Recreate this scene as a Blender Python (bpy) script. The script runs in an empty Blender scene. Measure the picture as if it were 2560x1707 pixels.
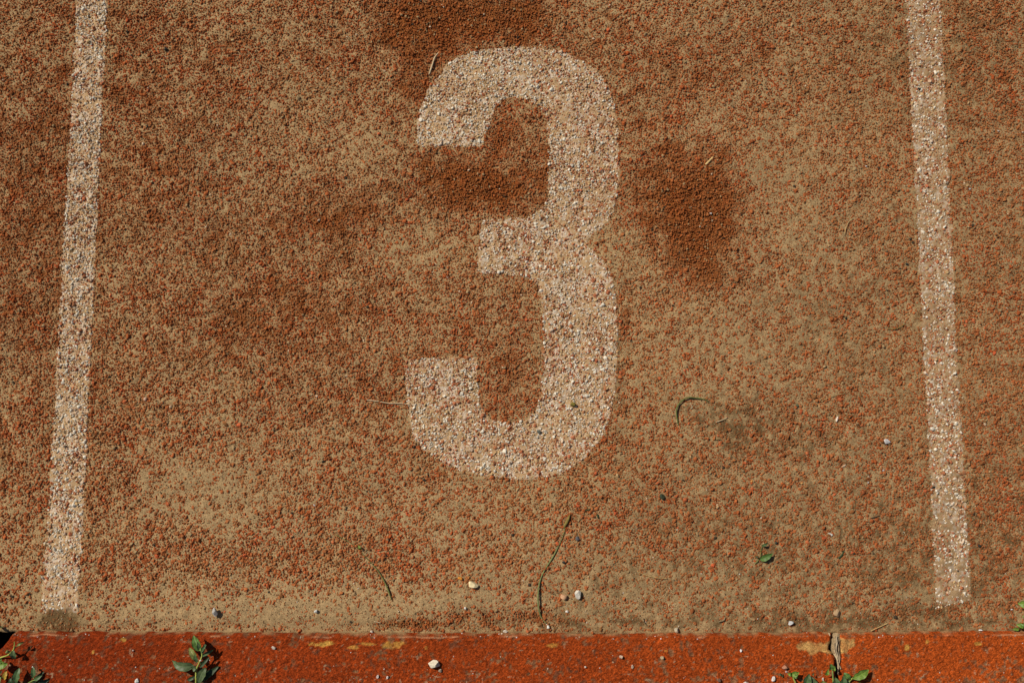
import bpy, bmesh, math
import numpy as np
from mathutils import Vector, Matrix

C = bpy.context.scene.collection
rng = np.random.default_rng(11)
R = math.radians

# ------------------------------------------------------------------ camera
TILT = R(6.84); DIST = 1.403
cam = bpy.data.cameras.new('camera'); cam.lens = 35; cam.sensor_width = 36
cam.clip_start = 0.01; cam.clip_end = 400
co = bpy.data.objects.new('camera', cam); C.objects.link(co)
co.location = (0, -DIST*math.sin(TILT), DIST*math.cos(TILT)); co.rotation_euler = (TILT, 0, 0)
bpy.context.scene.camera = co
# ------------------------------------------------------------------ light
SUN_EL, SUN_AZ = R(43), R(-55)         # sun stands to the upper left of the picture
w = bpy.data.worlds.new("World"); bpy.context.scene.world = w; w.use_nodes = True
sky = w.node_tree.nodes.new('ShaderNodeTexSky'); sky.sky_type = 'NISHITA'; sky.sun_disc = False
sky.sun_elevation = SUN_EL; sky.sun_rotation = SUN_AZ
bg = w.node_tree.nodes['Background']; bg.inputs['Strength'].default_value = 0.05
w.node_tree.links.new(sky.outputs[0], bg.inputs[0])
sd = bpy.data.lights.new('sun', 'SUN'); sd.energy = 5.0; sd.angle = R(0.5); sd.color = (1.0, 0.91, 0.79)
so = bpy.data.objects.new('sun', sd); C.objects.link(so)
sv = Vector((math.sin(SUN_AZ)*math.cos(SUN_EL), math.cos(SUN_AZ)*math.cos(SUN_EL), math.sin(SUN_EL)))
so.rotation_euler = sv.to_track_quat('Z', 'Y').to_euler(); so.location = sv*5
vs = bpy.context.scene.view_settings
vs.view_transform = 'Standard'; vs.look = 'None'; vs.exposure = -0.21; vs.gamma = 1.0; vs.use_curve_mapping = False

# ------------------------------------------------------------------ helpers
FP = 35/36*2560
def G(px, py, z=0.0):
    """point of the place that stands at height z under photo pixel (px, py)"""
    px = np.asarray(px, float); py = np.asarray(py, float)
    dx = (px-1280)/FP; dy = -(py-853.5)/FP
    c, s = math.cos(TILT), math.sin(TILT)
    wy = dy*c + s; wz = dy*s - c
    t = (z - DIST*c)/wz
    return dx*t, -DIST*s + wy*t
def P(px, py, z=0.0):
    x, y = G(px, py, z); return Vector((float(x), float(y), z))
_tab = np.random.default_rng(5).random((512, 512))
def vn(x, y, s, seed=0):
    u = x/s + seed*37.17 + 1000; v = y/s + seed*91.73 + 1000
    i = np.floor(u).astype(int); j = np.floor(v).astype(int); fu = u-i; fv = v-j
    fu = fu*fu*(3-2*fu); fv = fv*fv*(3-2*fv)
    a = _tab[i % 512, j % 512]; b = _tab[(i+1) % 512, j % 512]; c = _tab[i % 512, (j+1) % 512]; d = _tab[(i+1) % 512, (j+1) % 512]
    return ((a*(1-fu)+b*fu)*(1-fv) + (c*(1-fu)+d*fu)*fv)*2-1
def fbm(x, y, s, seed=0, o=3):
    r = 0; a = 1; t = 0
    for k in range(o):
        th = 0.6*k+0.3; xx = x*math.cos(th)-y*math.sin(th); yy = x*math.sin(th)+y*math.cos(th)
        r = r + a*vn(xx, yy, s/2**k, seed+k*7); t += a; a *= .55
    return r/t
def ss(a, b, v): t = np.clip((v-a)/(b-a), 0, 1); return t*t*(3-2*t)

def props(o, label=None, cat=None, group=None, kind=None):
    if label: o['label'] = label
    if cat: o['category'] = cat
    if group: o['group'] = group
    if kind: o['kind'] = kind
    return o
def link(name, me, parent=None, mat=None):
    o = bpy.data.objects.new(name, me); C.objects.link(o)
    if mat: me.materials.append(mat)
    if parent: o.parent = parent
    return o
def np_mesh(name, V, F, smooth=False):
    me = bpy.data.meshes.new(name); n = len(V); m = len(F); k = F.shape[1]
    me.vertices.add(n); me.vertices.foreach_set('co', np.asarray(V, np.float32).ravel())
    me.loops.add(m*k); me.loops.foreach_set('vertex_index', np.asarray(F, np.int32).ravel())
    me.polygons.add(m); me.polygons.foreach_set('loop_start', np.arange(0, m*k, k, dtype=np.int32))
    me.update(calc_edges=True); me.validate()
    me.polygons.foreach_set('use_smooth', np.full(len(me.polygons), smooth))
    return me
def set_col(me, name, col):
    a = me.attributes.new(name, 'FLOAT_COLOR', 'POINT')
    c = np.ones((len(me.vertices), 4), np.float32); c[:, :3] = col; a.data.foreach_set('color', c.ravel())
def grid_faces(nx, ny):
    i = np.arange(nx-1)[None, :] + np.arange(ny-1)[:, None]*nx; i = i.ravel()
    return np.stack([i, i+1, i+1+nx, i+nx], 1)

class NT:
    def __init__(s, mat): mat.use_nodes = True; s.t = mat.node_tree; s.b = s.t.nodes['Principled BSDF']
    def n(s, ty, **kw):
        nd = s.t.nodes.new(ty)
        for k, v in kw.items(): setattr(nd, k, v)
        return nd
    def l(s, a, b): s.t.links.new(a, b)
    def mix(s, mode, f, a, b):
        m = s.n('ShaderNodeMix', data_type='RGBA', blend_type=mode)
        for sock, v in ((m.inputs[0], f), (m.inputs[6], a), (m.inputs[7], b)):
            if isinstance(v, bpy.types.NodeSocket): s.l(v, sock)
            else: sock.default_value = (*v, 1) if isinstance(v, tuple) else v
        return m.outputs[2]
    def noise(s, scale, detail=2, rough=.6, vec=None):
        nz = s.n('ShaderNodeTexNoise'); nz.inputs['Scale'].default_value = scale; nz.inputs['Detail'].default_value = detail
        nz.inputs['Roughness'].default_value = rough
        if vec: s.l(vec, nz.inputs['Vector'])
        return nz.outputs['Fac']
    def ramp(s, v, a, b, lo=0., hi=1.):
        m = s.n('ShaderNodeMapRange'); s.l(v, m.inputs[0])
        for i, q in enumerate((a, b, lo, hi)): m.inputs[i+1].default_value = q
        return m.outputs[0]
    def gray(s, v):
        c = s.n('ShaderNodeCombineColor')
        for i in range(3): s.l(v, c.inputs[i])
        return c.outputs[0]
    def bump(s, v, dist, strength=1.0):
        b = s.n('ShaderNodeBump'); b.inputs['Distance'].default_value = dist; b.inputs['Strength'].default_value = strength
        s.l(v, b.inputs['Height']); s.l(b.outputs[0], s.b.inputs['Normal'])
def grain_mat(name, attr='tint', inst=False, amp=.35, scale=900, rough=.9, bump=.0006, col=None, lo_scale=None, spec=.2):
    """granular surface: attribute or fixed colour, modulated by grain noise of the material itself"""
    m = bpy.data.materials.new(name); t = NT(m)
    tc = t.n('ShaderNodeTexCoord').outputs['Object']
    if col is None:
        a = t.n('ShaderNodeAttribute', attribute_name=attr, attribute_type='INSTANCER' if inst else 'GEOMETRY'); base = a.outputs['Color']
    else:
        rg = t.n('ShaderNodeRGB'); rg.outputs[0].default_value = (*col, 1); base = rg.outputs[0]
    nz = t.noise(scale, 2, .7, tc)
    f = t.gray(t.ramp(nz, .28, .72, 1-amp, 1+amp))
    c = t.mix('MULTIPLY', 1., base, f)
    if lo_scale:
        c = t.mix('MULTIPLY', 1., c, t.gray(t.ramp(t.noise(lo_scale, 3, .6, tc), .3, .7, .78, 1.2)))
    t.l(c, t.b.inputs['Base Color'])
    t.b.inputs['Roughness'].default_value = rough; t.b.inputs['Specular IOR Level'].default_value = spec
    if bump: t.bump(nz, bump)
    return m

# ------------------------------------------------------------------ relief of the running track
SAND = np.array((.388, .260, .127)); SANDD = np.array((.27, .175, .095)); BIND = np.array((.25, .082, .020))
K = 1.0884
# (x, y, rx, ry, tilt, amount) : + blown-in sand, - swept clean rubber (picture of 2352 px used as the map of the place)
BLOBS = [(1980,700,480,620,0,.14),(200,1300,220,260,0,.15),(1180,40,90,60,0,-.35),(1590,490,95,160,0,-.2),(1130,430,120,40,0,-.2),(1176,1330,1500,230,0,.30),(500,1180,500,300,0,.12),(1700,1000,450,350,0,.15),(600,480,620,620,0,-.17),(60,600,150,700,0,-.12),(2330,400,120,700,0,-.15),(1040,45,170,60,0,-1.5),(950,140,90,110,0,-.55),(1130,430,170,62,10,-1.15),(1170,290,60,75,0,-.7),(1590,430,95,85,0,-1.2),(1600,560,95,110,0,-1.25),
 (1000,400,90,60,0,-.5),(1170,850,75,110,0,-.4),(640,700,220,110,10,-.4),(760,500,130,70,20,-.4),(430,1275,190,42,0,-.55),(90,450,90,330,0,-.4),
 (320,90,120,110,0,-.45),(330,420,110,140,0,-.35),(1440,740,22,90,0,-.7),(2280,200,110,220,0,-.1),(1620,150,260,90,-10,-.45),(1500,260,60,90,0,-.4),
 (2290,700,60,260,0,-.15),(1050,720,110,110,0,-.2),(850,870,130,60,0,-.25),(270,1000,60,160,0,-.25),(820,1290,170,38,5,-.35),
 (440,1115,120,75,0,.95),(530,1180,90,50,0,.35),(860,320,70,60,20,.5),(700,290,80,60,0,.25),(960,545,110,70,0,.6),(940,640,80,60,0,.3),
 (1620,745,160,60,0,.55),(1740,830,140,60,0,.45),(1800,330,85,120,0,.35),(1050,1190,110,85,0,.5),(650,1070,160,90,0,.3),(60,1330,70,90,0,.5),(1820,540,90,70,0,.3),
 (1420,560,60,45,0,.55),(1440,620,50,50,0,.35),(1520,900,90,120,0,.25),(1660,960,110,60,0,.35),(1930,700,90,120,0,.2),(2060,900,60,60,0,.3),(1850,1100,130,80,0,.2),
 (1250,1150,120,40,0,.2),(420,1390,300,40,0,.75),(760,1400,260,48,0,1.0),(1000,1410,300,36,0,.6),(1150,1330,220,60,0,.45),(1560,1370,320,70,0,.7),(2000,1440,250,16,0,1.1),
 (1500,1430,400,20,0,.7),(2150,1380,220,60,0,.3),(2150,1180,40,60,0,.4),(2160,1320,50,30,0,.5),(2150,1395,70,30,0,.7),(300,1425,330,20,0,.9),
 (1090,1413,90,13,0,-1.9),(950,1433,90,9,0,-2.4),(1240,1415,40,12,0,-1.8),(1350,1425,90,9,0,-1.0),(2120,1405,160,12,6,-1.5),(1850,1418,110,14,0,-.6),(1120,1100,240,14,0,.2),(160,1400,50,18,0,.5)]
def control(x, y):
    """amount of sand lying between the granules"""
    c = -.50 + .18*fbm(x, y, .16, 1) + .20*fbm(x, y, .045, 3) + .26*vn(x, y, .018, 6) + .30*vn(x, y, .0095, 8)
    for (a, b, rx, ry, ti, am) in BLOBS:
        cx, cy = G(a*K, b*K); sx = rx*K*.000564; sy = ry*K*.000564
        dx = x-cx; dy = y-cy; th = R(ti); u = dx*math.cos(th)+dy*math.sin(th); v = -dx*math.sin(th)+dy*math.cos(th)
        d = (u/sx)**2 + (v/sy)**2
        c = c + am*(.80 if am < -1 else .8)*np.exp(-d**1.0*.8)
    return c
def undul(x, y, c):
    clean = ss(-.6, -1.3, c)
    u = .0022*fbm(x, y, .12, 21) + .0009*fbm(x+.5*y, y*1.8, .03, 25, 2)
    rip = .0010*fbm(x*.7+y*.55, y*1.5-x*.3, .012, 31, 2)
    return u + rip*(.35+1.0*clean)
def fade(x, y):
    return ss(1.04, .93, np.abs(x))*ss(.70, .62, y)
def sand_z(x, y, c=None):
    if c is None: c = control(x, y)
    s = .0001 + .0011*c + .00055*vn(x, y, .0062, 41) + .00055*vn(x, y, .0042, 43)
    return (undul(x, y, c) + s)*fade(x, y)
# dirt: (x, y, rx, ry, amount)
DIRT = [(2250,500,480,750,.24),(2050,1200,650,360,.20),(141,1426,34,20,3.0),(1750,60,380,130,.14),(1200,1430,1300,14,.22),(1650,1425,700,30,.30),(1350,1340,160,60,.22),(1680,955,95,50,.62),(1780,1015,110,50,.62),(2230,1250,220,140,.35),(1800,1300,350,120,.32),(2060,1420,200,20,.45),(140,1424,30,18,2.4),(1420,870,14,120,.5),(1600,930,60,30,.2),
        (2200,100,260,140,.25),(1600,1200,200,120,.15),(1880,700,200,200,.12),(1740,700,80,70,.15),(2030,1437,40,10,.6),(960,1436,60,8,.6),(2180,1423,20,20,.5),(1900,1430,60,12,.4)]
def dirt(x, y):
    d = .10*np.clip(fbm(x, y, .05, 51), 0, 1)
    for (a, b, rx, ry, am) in DIRT:
        cx, cy = G(a*K, b*K); q = ((x-cx)/(rx*K*.000564))**2 + ((y-cy)/(ry*K*.000564))**2
        d = d + am*np.exp(-q)*(.7+.6*vn(x, y, .012, 55))
    d = d*(1+.9*vn(x, y, .0035, 56)+.5*vn(x, y, .007, 57))
    return np.clip(d, 0, .92)
DIRTC = np.array((.122, .074, .030))
def kerb_edge(x):                       # y of the seam between track and kerb
    px = 1280 + x/.000592
    y = G(1280, 1573.5 + 8.5*np.sin(np.clip(px/2560, 0, 1)*math.pi))[1]
    return y + .0012*vn(x, x*0, .02, 61) + .0006*vn(x, x*0, .006, 62)

# --- track sheet: fine in view, running on to the horizon ------------------------------------
NX, NY = 1030, 540
xs = np.linspace(-1.16, 1.16, NX); tt = np.linspace(0, 1, NY)
X, T = np.meshgrid(xs, tt)
E = kerb_edge(X) - .003
Y = E + (.81-E)*T
Cc = control(X, Y); Z = sand_z(X, Y, Cc)
Z = Z - .004*ss(.003, 0, Y-E)
D = dirt(X, Y)
sandy = ss(-1.5, -.55, Cc + .25*vn(X, Y, .006, 71))[..., None]
col = BIND*(1-sandy) + SAND*sandy
tone = 1 + .10*fbm(X, Y, .09, 73)[..., None]
col = col*tone
col = col*(1-D[..., None]) + DIRTC*D[..., None]
V = np.stack([X, Y, Z], -1).reshape(-1, 3)
F = grid_faces(NX, NY)
B = 150.0                                 # outer ring to the horizon
corners = np.array([(-B, V[0, 1], 0), (B, V[NX-1, 1], 0), (B, B, 0), (-B, B, 0)])
n0 = len(V); V2 = np.concatenate([V, corners])
i00, i10, i01, i11 = 0, NX-1, NX*(NY-1), NX*NY-1
ring = np.array([(n0, i00, i01, n0+3), (i10, n0+1, n0+2, i11), (i01, i11, n0+2, n0+3)])
me = np_mesh('running_track', V2, np.concatenate([F, ring]), True)
set_col(me, 'tint', np.concatenate([col.reshape(-1, 3), np.tile(SAND*.9, (4, 1))]))
tm = bpy.data.materials.new('sanded_rubber'); t = NT(tm)
at = t.n('ShaderNodeAttribute', attribute_name='tint').outputs['Color']
tc = t.n('ShaderNodeTexCoord').outputs['Object']
g1 = t.noise(650, 2, .7, tc); g2 = t.noise(420, 2, .6, tc)
c1 = t.mix('MULTIPLY', 1., at, t.gray(t.ramp(g1, .3, .7, .60, 1.34)))
c1 = t.mix('MULTIPLY', 1., c1, t.gray(t.ramp(g2, .3, .7, .86, 1.14)))
# outside the modelled granules the same surface is carried by a cell texture
vor = t.n('ShaderNodeTexVoronoi'); vor.inputs['Scale'].default_value = 300; t.l(tc, vor.inputs['Vector'])
geo = t.n('ShaderNodeNewGeometry'); sep = t.n('ShaderNodeSeparateXYZ'); t.l(geo.outputs['Position'], sep.inputs[0])
ab = t.n('ShaderNodeMath', operation='ABSOLUTE'); t.l(sep.outputs[0], ab.inputs[0])
o1 = t.ramp(ab.outputs[0], .95, 1.0); o2 = t.ramp(sep.outputs[1], .64, .68)
mx = t.n('ShaderNodeMath', operation='MAXIMUM'); t.l(o1, mx.inputs[0]); t.l(o2, mx.inputs[1])
dot = t.ramp(vor.outputs['Distance'], .34, .46, 1, 0)
sc = t.n('ShaderNodeSeparateColor'); t.l(vor.outputs['Color'], sc.inputs[0])
pick = t.ramp(sc.outputs[0], .28, .34)
m1 = t.n('ShaderNodeMath', operation='MULTIPLY'); t.l(dot, m1.inputs[0]); t.l(pick, m1.inputs[1])
m2 = t.n('ShaderNodeMath', operation='MULTIPLY'); t.l(m1.outputs[0], m2.inputs[0]); t.l(mx.outputs[0], m2.inputs[1])
c2 = t.mix('MIX', m2.outputs[0], c1, (.27, .068, .026))
t.l(c2, t.b.inputs['Base Color']); t.b.inputs['Roughness'].default_value = .95; t.b.inputs['Specular IOR Level'].default_value = .1
hh = t.n('ShaderNodeMath', operation='MULTIPLY_ADD'); t.l(m2.outputs[0], hh.inputs[0]); hh.inputs[1].default_value = 1.5; t.l(g1, hh.inputs[2])
t.bump(hh.outputs[0], .0007)
track = link('running_track', me, None, tm); props(track, kind='structure')

# ------------------------------------------------------------------ painted shapes
THREE = [(1043,366),(1043,317),(1051,265),(1070,224),(1097,189),(1118,160),(1149,140),(1185,127),(1239,120),(1293,117),(1361,122),(1410,131),(1448,147),(1482,170),(1508,196),(1527,230),(1538,268),(1545,325),(1547,407),(1545,461),(1539,510),(1524,545),(1500,572),(1478,590),(1466,606),(1476,624),(1504,646),(1526,685),(1539,745),(1543,820),(1542,901),(1537,977),(1522,1050),(1497,1105),(1463,1143),(1428,1171),(1380,1189),(1306,1200),(1242,1194),(1178,1181),(1127,1165),(1085,1141),(1051,1118),(1030,1080),(1020,1016),(1015,952),(1015,898),
 (1100,894),(1186,893),(1194,914),(1196,965),(1201,1012),(1222,1046),(1265,1059),(1315,1051),(1342,1026),(1355,977),(1359,901),(1358,820),(1356,772),(1351,731),(1338,704),(1297,688),(1245,683),(1191,682),(1197,615),(1205,549),(1262,549),(1313,546),(1350,528),(1368,500),(1371,448),(1372,352),(1366,303),(1353,268),(1325,250),(1280,243),(1255,248),(1241,268),(1228,300),(1214,336),(1203,366)]
LEFT = [(187,-400),(268,-400),(268,0),(252,300),(239,600),(226,900),(213,1200),(199,1460),(196,1530),(106,1532),(108,1460),(127,1200),(143,900),(160,600),(176,300),(192,0)]
LEFT[0] = (213, -400); LEFT[1] = (289, -400)
RIGHT = [(2245,-400),(2332,-400),(2350,0),(2366,300),(2380,600),(2394,900),(2412,1200),(2428,1500),(2340,1522),(2328,1200),(2310,900),(2296,600),(2281,300),(2265,0)]
def smooth_poly(pts, n=3):
    return pts
def poly_world(pts): 
    p = np.array(pts, float); x, y = G(p[:, 0], p[:, 1]); return np.stack([x, y], 1)
def sdf(poly, x, y):
    """signed distance, positive inside"""
    sh = x.shape; x = x.ravel(); y = y.ravel()
    d = np.full(x.shape, 1e9); inside = np.zeros(x.shape, bool)
    n = len(poly)
    for k in range(n):
        a = poly[k]; b = poly[(k+1) % n]; e = b-a
        wx = x-a[0]; wy = y-a[1]; tq = np.clip((wx*e[0]+wy*e[1])/(e@e), 0, 1)
        d = np.minimum(d, (wx-e[0]*tq)**2+(wy-e[1]*tq)**2)
        if a[1] != b[1]:
            cond = ((a[1] > y) != (b[1] > y)) & (x < (b[0]-a[0])*(y-a[1])/(b[1]-a[1])+a[0]); inside ^= cond
    d = np.sqrt(d); return np.where(inside, d, -d).reshape(sh)
PW = {'three': poly_world(THREE), 'left': poly_world(LEFT), 'right': poly_world(RIGHT)}
def in_shape(key, x, y):
    return sdf(PW[key], x, y) + .0016*vn(x, y, .006, 81) + .0012*vn(x, y, .0028, 82)

# ------------------------------------------------------------------ granules (real geometry, instanced as stuff)
PITCH = .0026
gx, gy = np.meshgrid(np.arange(-1.0, 1.0, PITCH), np.arange(-.46, .68, PITCH*.9))
gx[1::2] += PITCH*.5
gx = (gx + rng.uniform(-.42, .42, gx.shape)*PITCH).ravel(); gy = (gy + rng.uniform(-.42, .42, gy.shape)*PITCH).ravel()
ok = gy > kerb_edge(gx)+.002; gx = gx[ok]; gy = gy[ok]
gc = control(gx, gy); gu = undul(gx, gy, gc)
n = len(gx)
r = np.clip(.00108*np.exp(rng.normal(0, .36, n))*(1+.16*ss(.1, -.3, gy)), .0006, .0032)
asp = rng.uniform(.48, 1.0, n); hz = r*rng.uniform(.70, 1.0, n)
gz = gu - .00042 + rng.normal(0, .00045, n) + .00042*vn(gx, gy, .0075, 92)
gz += .0004*ss(-.7, -1.5, gc)*rng.normal(0, 1, n)
gz *= fade(gx, gy)
owner = np.zeros(n, int)
for k, key in enumerate(('three', 'left', 'right')):
    owner[in_shape(key, gx, gy) > 0] = k+1
gz += np.array((0, .0003, .0004, .0001))[owner]      # thickness of the paint
szz = sand_z(gx, gy, gc)
vis = gz+hz*.92 > szz + .0001           # buried ones are left out
RED = np.array((.365, .080, .020)); DRK = np.array((.15, .048, .013)); ORG = np.array((.35, .092, .022)); DUST = np.array((.36, .20, .075))
k1 = rng.random(n)[:, None]
base = RED*(.72+.5*k1) + (DRK-RED)*(rng.random(n)[:, None] < .14)*.7
base = np.where(rng.random(n)[:, None] < .03, np.array((.52, .10, .035)), base)
clean = ss(-.75, -1.35, gc)[:, None]
base = base*(1-clean) + clean*(ORG*(.55+.55*k1))
dusty = (.12+.22*vn(gx, gy, .02, 91)+.30*rng.random(n)).clip(0)[:, None]*(1-.55*clean)
base = base*(1-dusty) + DUST*dusty
base = np.where(rng.random(n)[:, None] < .05, SAND*rng.uniform(.7, 1.12, n)[:, None], base)
base = np.where(rng.random(n)[:, None] < .004, np.array((.04, .032, .022)), base)
base = np.where(rng.random(n)[:, None] < .0012, np.array((.60, .45, .30)), base)
gdirt = dirt(gx, gy); gd = gdirt[:, None]*np.where(owner > 0, .25, .6)[:, None]
base = base*(1-gd)+np.array((.10, .055, .020))*gd
rotation = np.stack([rng.uniform(-.5, .5, n), rng.uniform(-.5, .5, n), rng.uniform(0, 6.28, n)], 1)
scale = np.stack([r, r*asp, hz], 1)
var = rng.integers(0, 8, n)
# painted granules: white paint still on most, worn through on others
pw = vn(gx, gy, .02, 95)*.20 + vn(gx, gy, .007, 96)*.18 + vn(gx, gy, .06, 97)*.14
wear = np.zeros(n)
px_ = 1280+gx/.000564
wear[owner == 1] = .40; wear[owner == 2] = .26; wear[owner == 3] = .48
wear[(owner == 1) & (gy > .25) & (gx < .03)] = .30
wear += ss(.6, .92, gdirt)*.9*(owner == 2) + (owner == 3)*ss(-.36, -.42, gy)*.35
worn = rng.random(n) < wear + pw
WHT = np.array((.71, .645, .52)); PNK = np.array((.52, .34, .21))
wcol = WHT*(.78+.3*rng.random(n)[:, None]); wcol = wcol + (PNK-wcol)*(rng.random(n)[:, None] < .33)*rng.uniform(.5, 1, n)[:, None]
wcol = np.where((rng.random(n) < .25)[:, None], SAND*1.25, wcol)
pcol = np.where(worn[:, None], base*.9+np.array((.06, .04, .03)), wcol)
base = np.where((owner > 0)[:, None], pcol, base)

def granule_object(name, sel, parent=None):
    P3 = np.stack([gx, gy, gz], 1)[sel]
    me = bpy.data.meshes.new(name); me.vertices.add(len(P3)); me.vertices.foreach_set('co', P3.astype(np.float32).ravel())
    for an, arr in (('rot', rotation), ('siz', scale)):
        a = me.attributes.new(an, 'FLOAT_VECTOR', 'POINT'); a.data.foreach_set('vector', arr[sel].astype(np.float32).ravel())
    a = me.attributes.new('pick', 'INT', 'POINT'); a.data.foreach_set('value', var[sel].astype(np.int32))
    set_col(me, 'tint', base[sel])
    o = link(name, me, parent); o['kind'] = 'stuff'
    md = o.modifiers.new('granules', 'NODES'); md.node_group = GN
    return o
gm = grain_mat('granule_rubber', inst=True, amp=.30, scale=3.0, rough=.85, bump=0, spec=.12)
GN = bpy.data.node_groups.new('granules', 'GeometryNodeTree')
GN.interface.new_socket('Geometry', in_out='INPUT', socket_type='NodeSocketGeometry')
GN.interface.new_socket('Geometry', in_out='OUTPUT', socket_type='NodeSocketGeometry')
N = GN.nodes; L = GN.links
gi = N.new('NodeGroupInput'); go = N.new('NodeGroupOutput'); join = N.new('GeometryNodeJoinGeometry')
pos = N.new('GeometryNodeInputPosition')
for k in range(8):
    ic = N.new('GeometryNodeMeshIcoSphere'); ic.inputs['Radius'].default_value = 1.0; ic.inputs['Subdivisions'].default_value = 2
    nz = N.new('ShaderNodeTexNoise'); nz.noise_dimensions = '4D'; nz.inputs['W'].default_value = k*3.7; nz.inputs['Scale'].default_value = 1.1; nz.inputs['Detail'].default_value = 1.0
    L.new(pos.outputs[0], nz.inputs['Vector'])
    sub = N.new('ShaderNodeVectorMath'); sub.operation = 'SUBTRACT'; L.new(nz.outputs['Color'], sub.inputs[0]); sub.inputs[1].default_value = (.5, .5, .5)
    sc_ = N.new('ShaderNodeVectorMath'); sc_.operation = 'SCALE'; L.new(sub.outputs[0], sc_.inputs[0]); sc_.inputs['Scale'].default_value = 1.5
    sp = N.new('GeometryNodeSetPosition'); L.new(ic.outputs['Mesh'], sp.inputs['Geometry']); L.new(sc_.outputs[0], sp.inputs['Offset'])
    ti = N.new('GeometryNodeGeometryToInstance'); L.new(sp.outputs[0], ti.inputs[0]); L.new(ti.outputs[0], join.inputs[0])
iop = N.new('GeometryNodeInstanceOnPoints'); iop.inputs['Pick Instance'].default_value = True
L.new(gi.outputs[0], iop.inputs['Points'])
def named(nm, ty):
    a = N.new('GeometryNodeInputNamedAttribute'); a.data_type = ty; a.inputs['Name'].default_value = nm; return a.outputs['Attribute']
e2r = N.new('FunctionNodeEulerToRotation'); L.new(named('rot', 'FLOAT_VECTOR'), e2r.inputs[0]); L.new(e2r.outputs[0], iop.inputs['Rotation'])
L.new(named('siz', 'FLOAT_VECTOR'), iop.inputs['Scale']); L.new(named('pick', 'INT'), iop.inputs['Instance Index'])
sm = N.new('GeometryNodeSetMaterial'); sm.inputs['Material'].default_value = gm
L.new(join.outputs[0], sm.inputs[0]); L.new(sm.outputs[0], iop.inputs['Instance']); L.new(iop.outputs[0], go.inputs[0])
granule_object('rubber_granule', vis & (owner == 0), track)
_full = (gx, gy, gz, rotation, scale, var, base)

# fine crumbs of sand and rubber strewn over everything
sx_, sy_ = rng.uniform(-.97, .97, 190000), rng.uniform(-.45, .66, 190000)
okk = (sy_ > kerb_edge(sx_)+.0015); sx_ = sx_[okk]; sy_ = sy_[okk]
okk = (in_shape('three', sx_, sy_) < 0) & (in_shape('left', sx_, sy_) < 0) & (in_shape('right', sx_, sy_) < 0); sx_ = sx_[okk]; sy_ = sy_[okk]
sn_ = len(sx_); sr_ = np.clip(.00055*np.exp(rng.normal(0, .3, sn_)), .0003, .0011)
PAL = np.array([(.44,.31,.17),(.36,.24,.12),(.17,.095,.04),(.10,.055,.025),(.33,.075,.02),(.26,.12,.045)])
sc2 = PAL[rng.choice(6, sn_, p=(.18,.15,.22,.12,.22,.11))]*rng.uniform(.8, 1.15, sn_)[:, None]
gx, gy, gz = sx_, sy_, sand_z(sx_, sy_) + sr_*.25
rotation = rng.uniform(0, 6.28, (sn_, 3)); scale = np.stack([sr_, sr_*rng.uniform(.5, 1, sn_), sr_*.8], 1); var = rng.integers(0, 8, sn_); base = sc2
granule_object('sand_crumb', np.ones(sn_, bool), track)
gx, gy, gz, rotation, scale, var, base = _full

# worn paint film lying on the sheet, with its painted granules
fm = grain_mat('worn_paint_film', amp=.30, scale=1000, rough=.9, bump=.0006)
MARK = [('three', 'painted_number', 'worn white painted number 3 in the middle of the lane', 'painted number', None, 1, 6, 1.04),
        ('left', 'lane_line', 'white painted lane line left of the 3, ending at a dark soil patch', 'lane line', 'white lane lines', 2, 8, 1.12),
        ('right', 'lane_line', 'faded sandy white lane line right of the 3, fading out above the kerb', 'lane line', 'white lane lines', 3, 4, .92)]
for key, name, lab, cat, grp, own, q, bright in MARK:
    pw_ = PW[key]; x0, y0 = pw_.min(0)-.004; x1, y1 = pw_.max(0)+.004; y1 = min(y1, .74)
    step = .0016
    fx, fy = np.meshgrid(np.arange(x0, x1, step), np.arange(y0, y1, step)); ny_, nx_ = fx.shape
    fc = control(fx, fy); fz = sand_z(fx, fy, fc) + .00035
    F = grid_faces(nx_, ny_)
    cx = fx.ravel()[F].mean(1); cy = fy.ravel()[F].mean(1)
    keep = in_shape(key, cx, cy) > (0 if key != 'right' else .05*ss(-.35, -.43, cy)*(.5+.5*vn(cx, cy, .008, 84)))
    F = F[keep]; used = np.unique(F); rem = -np.ones(nx_*ny_, int); rem[used] = np.arange(len(used))
    Vf = np.stack([fx, fy, fz], -1).reshape(-1, 3)[used]
    me = np_mesh(name, Vf, rem[F], True)
    xx, yy = Vf[:, 0], Vf[:, 1]
    wh = ss(.05, .55, vn(xx, yy, .0030, 101)*.8+.4*vn(xx, yy, .016, 102))[:, None]*.75*(bright > 1 or .8)
    cc = SAND*1.10*bright*np.array((1.03, 1, 1.05)) + (np.array((.62, .53, .41))-SAND*1.1)*wh
    dd = dirt(xx, yy)[:, None]*(1 if key == 'left' else .5); cc = cc*(1-dd)+DIRTC*dd
    cc = cc*(1 + .08*fbm(xx, yy, .04, 103)[:, None])
    set_col(me, 'tint', cc)
    o = link(name, me, None, fm); props(o, lab, cat, grp)
    granule_object('painted_granule', vis & (owner == own), o)

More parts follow.
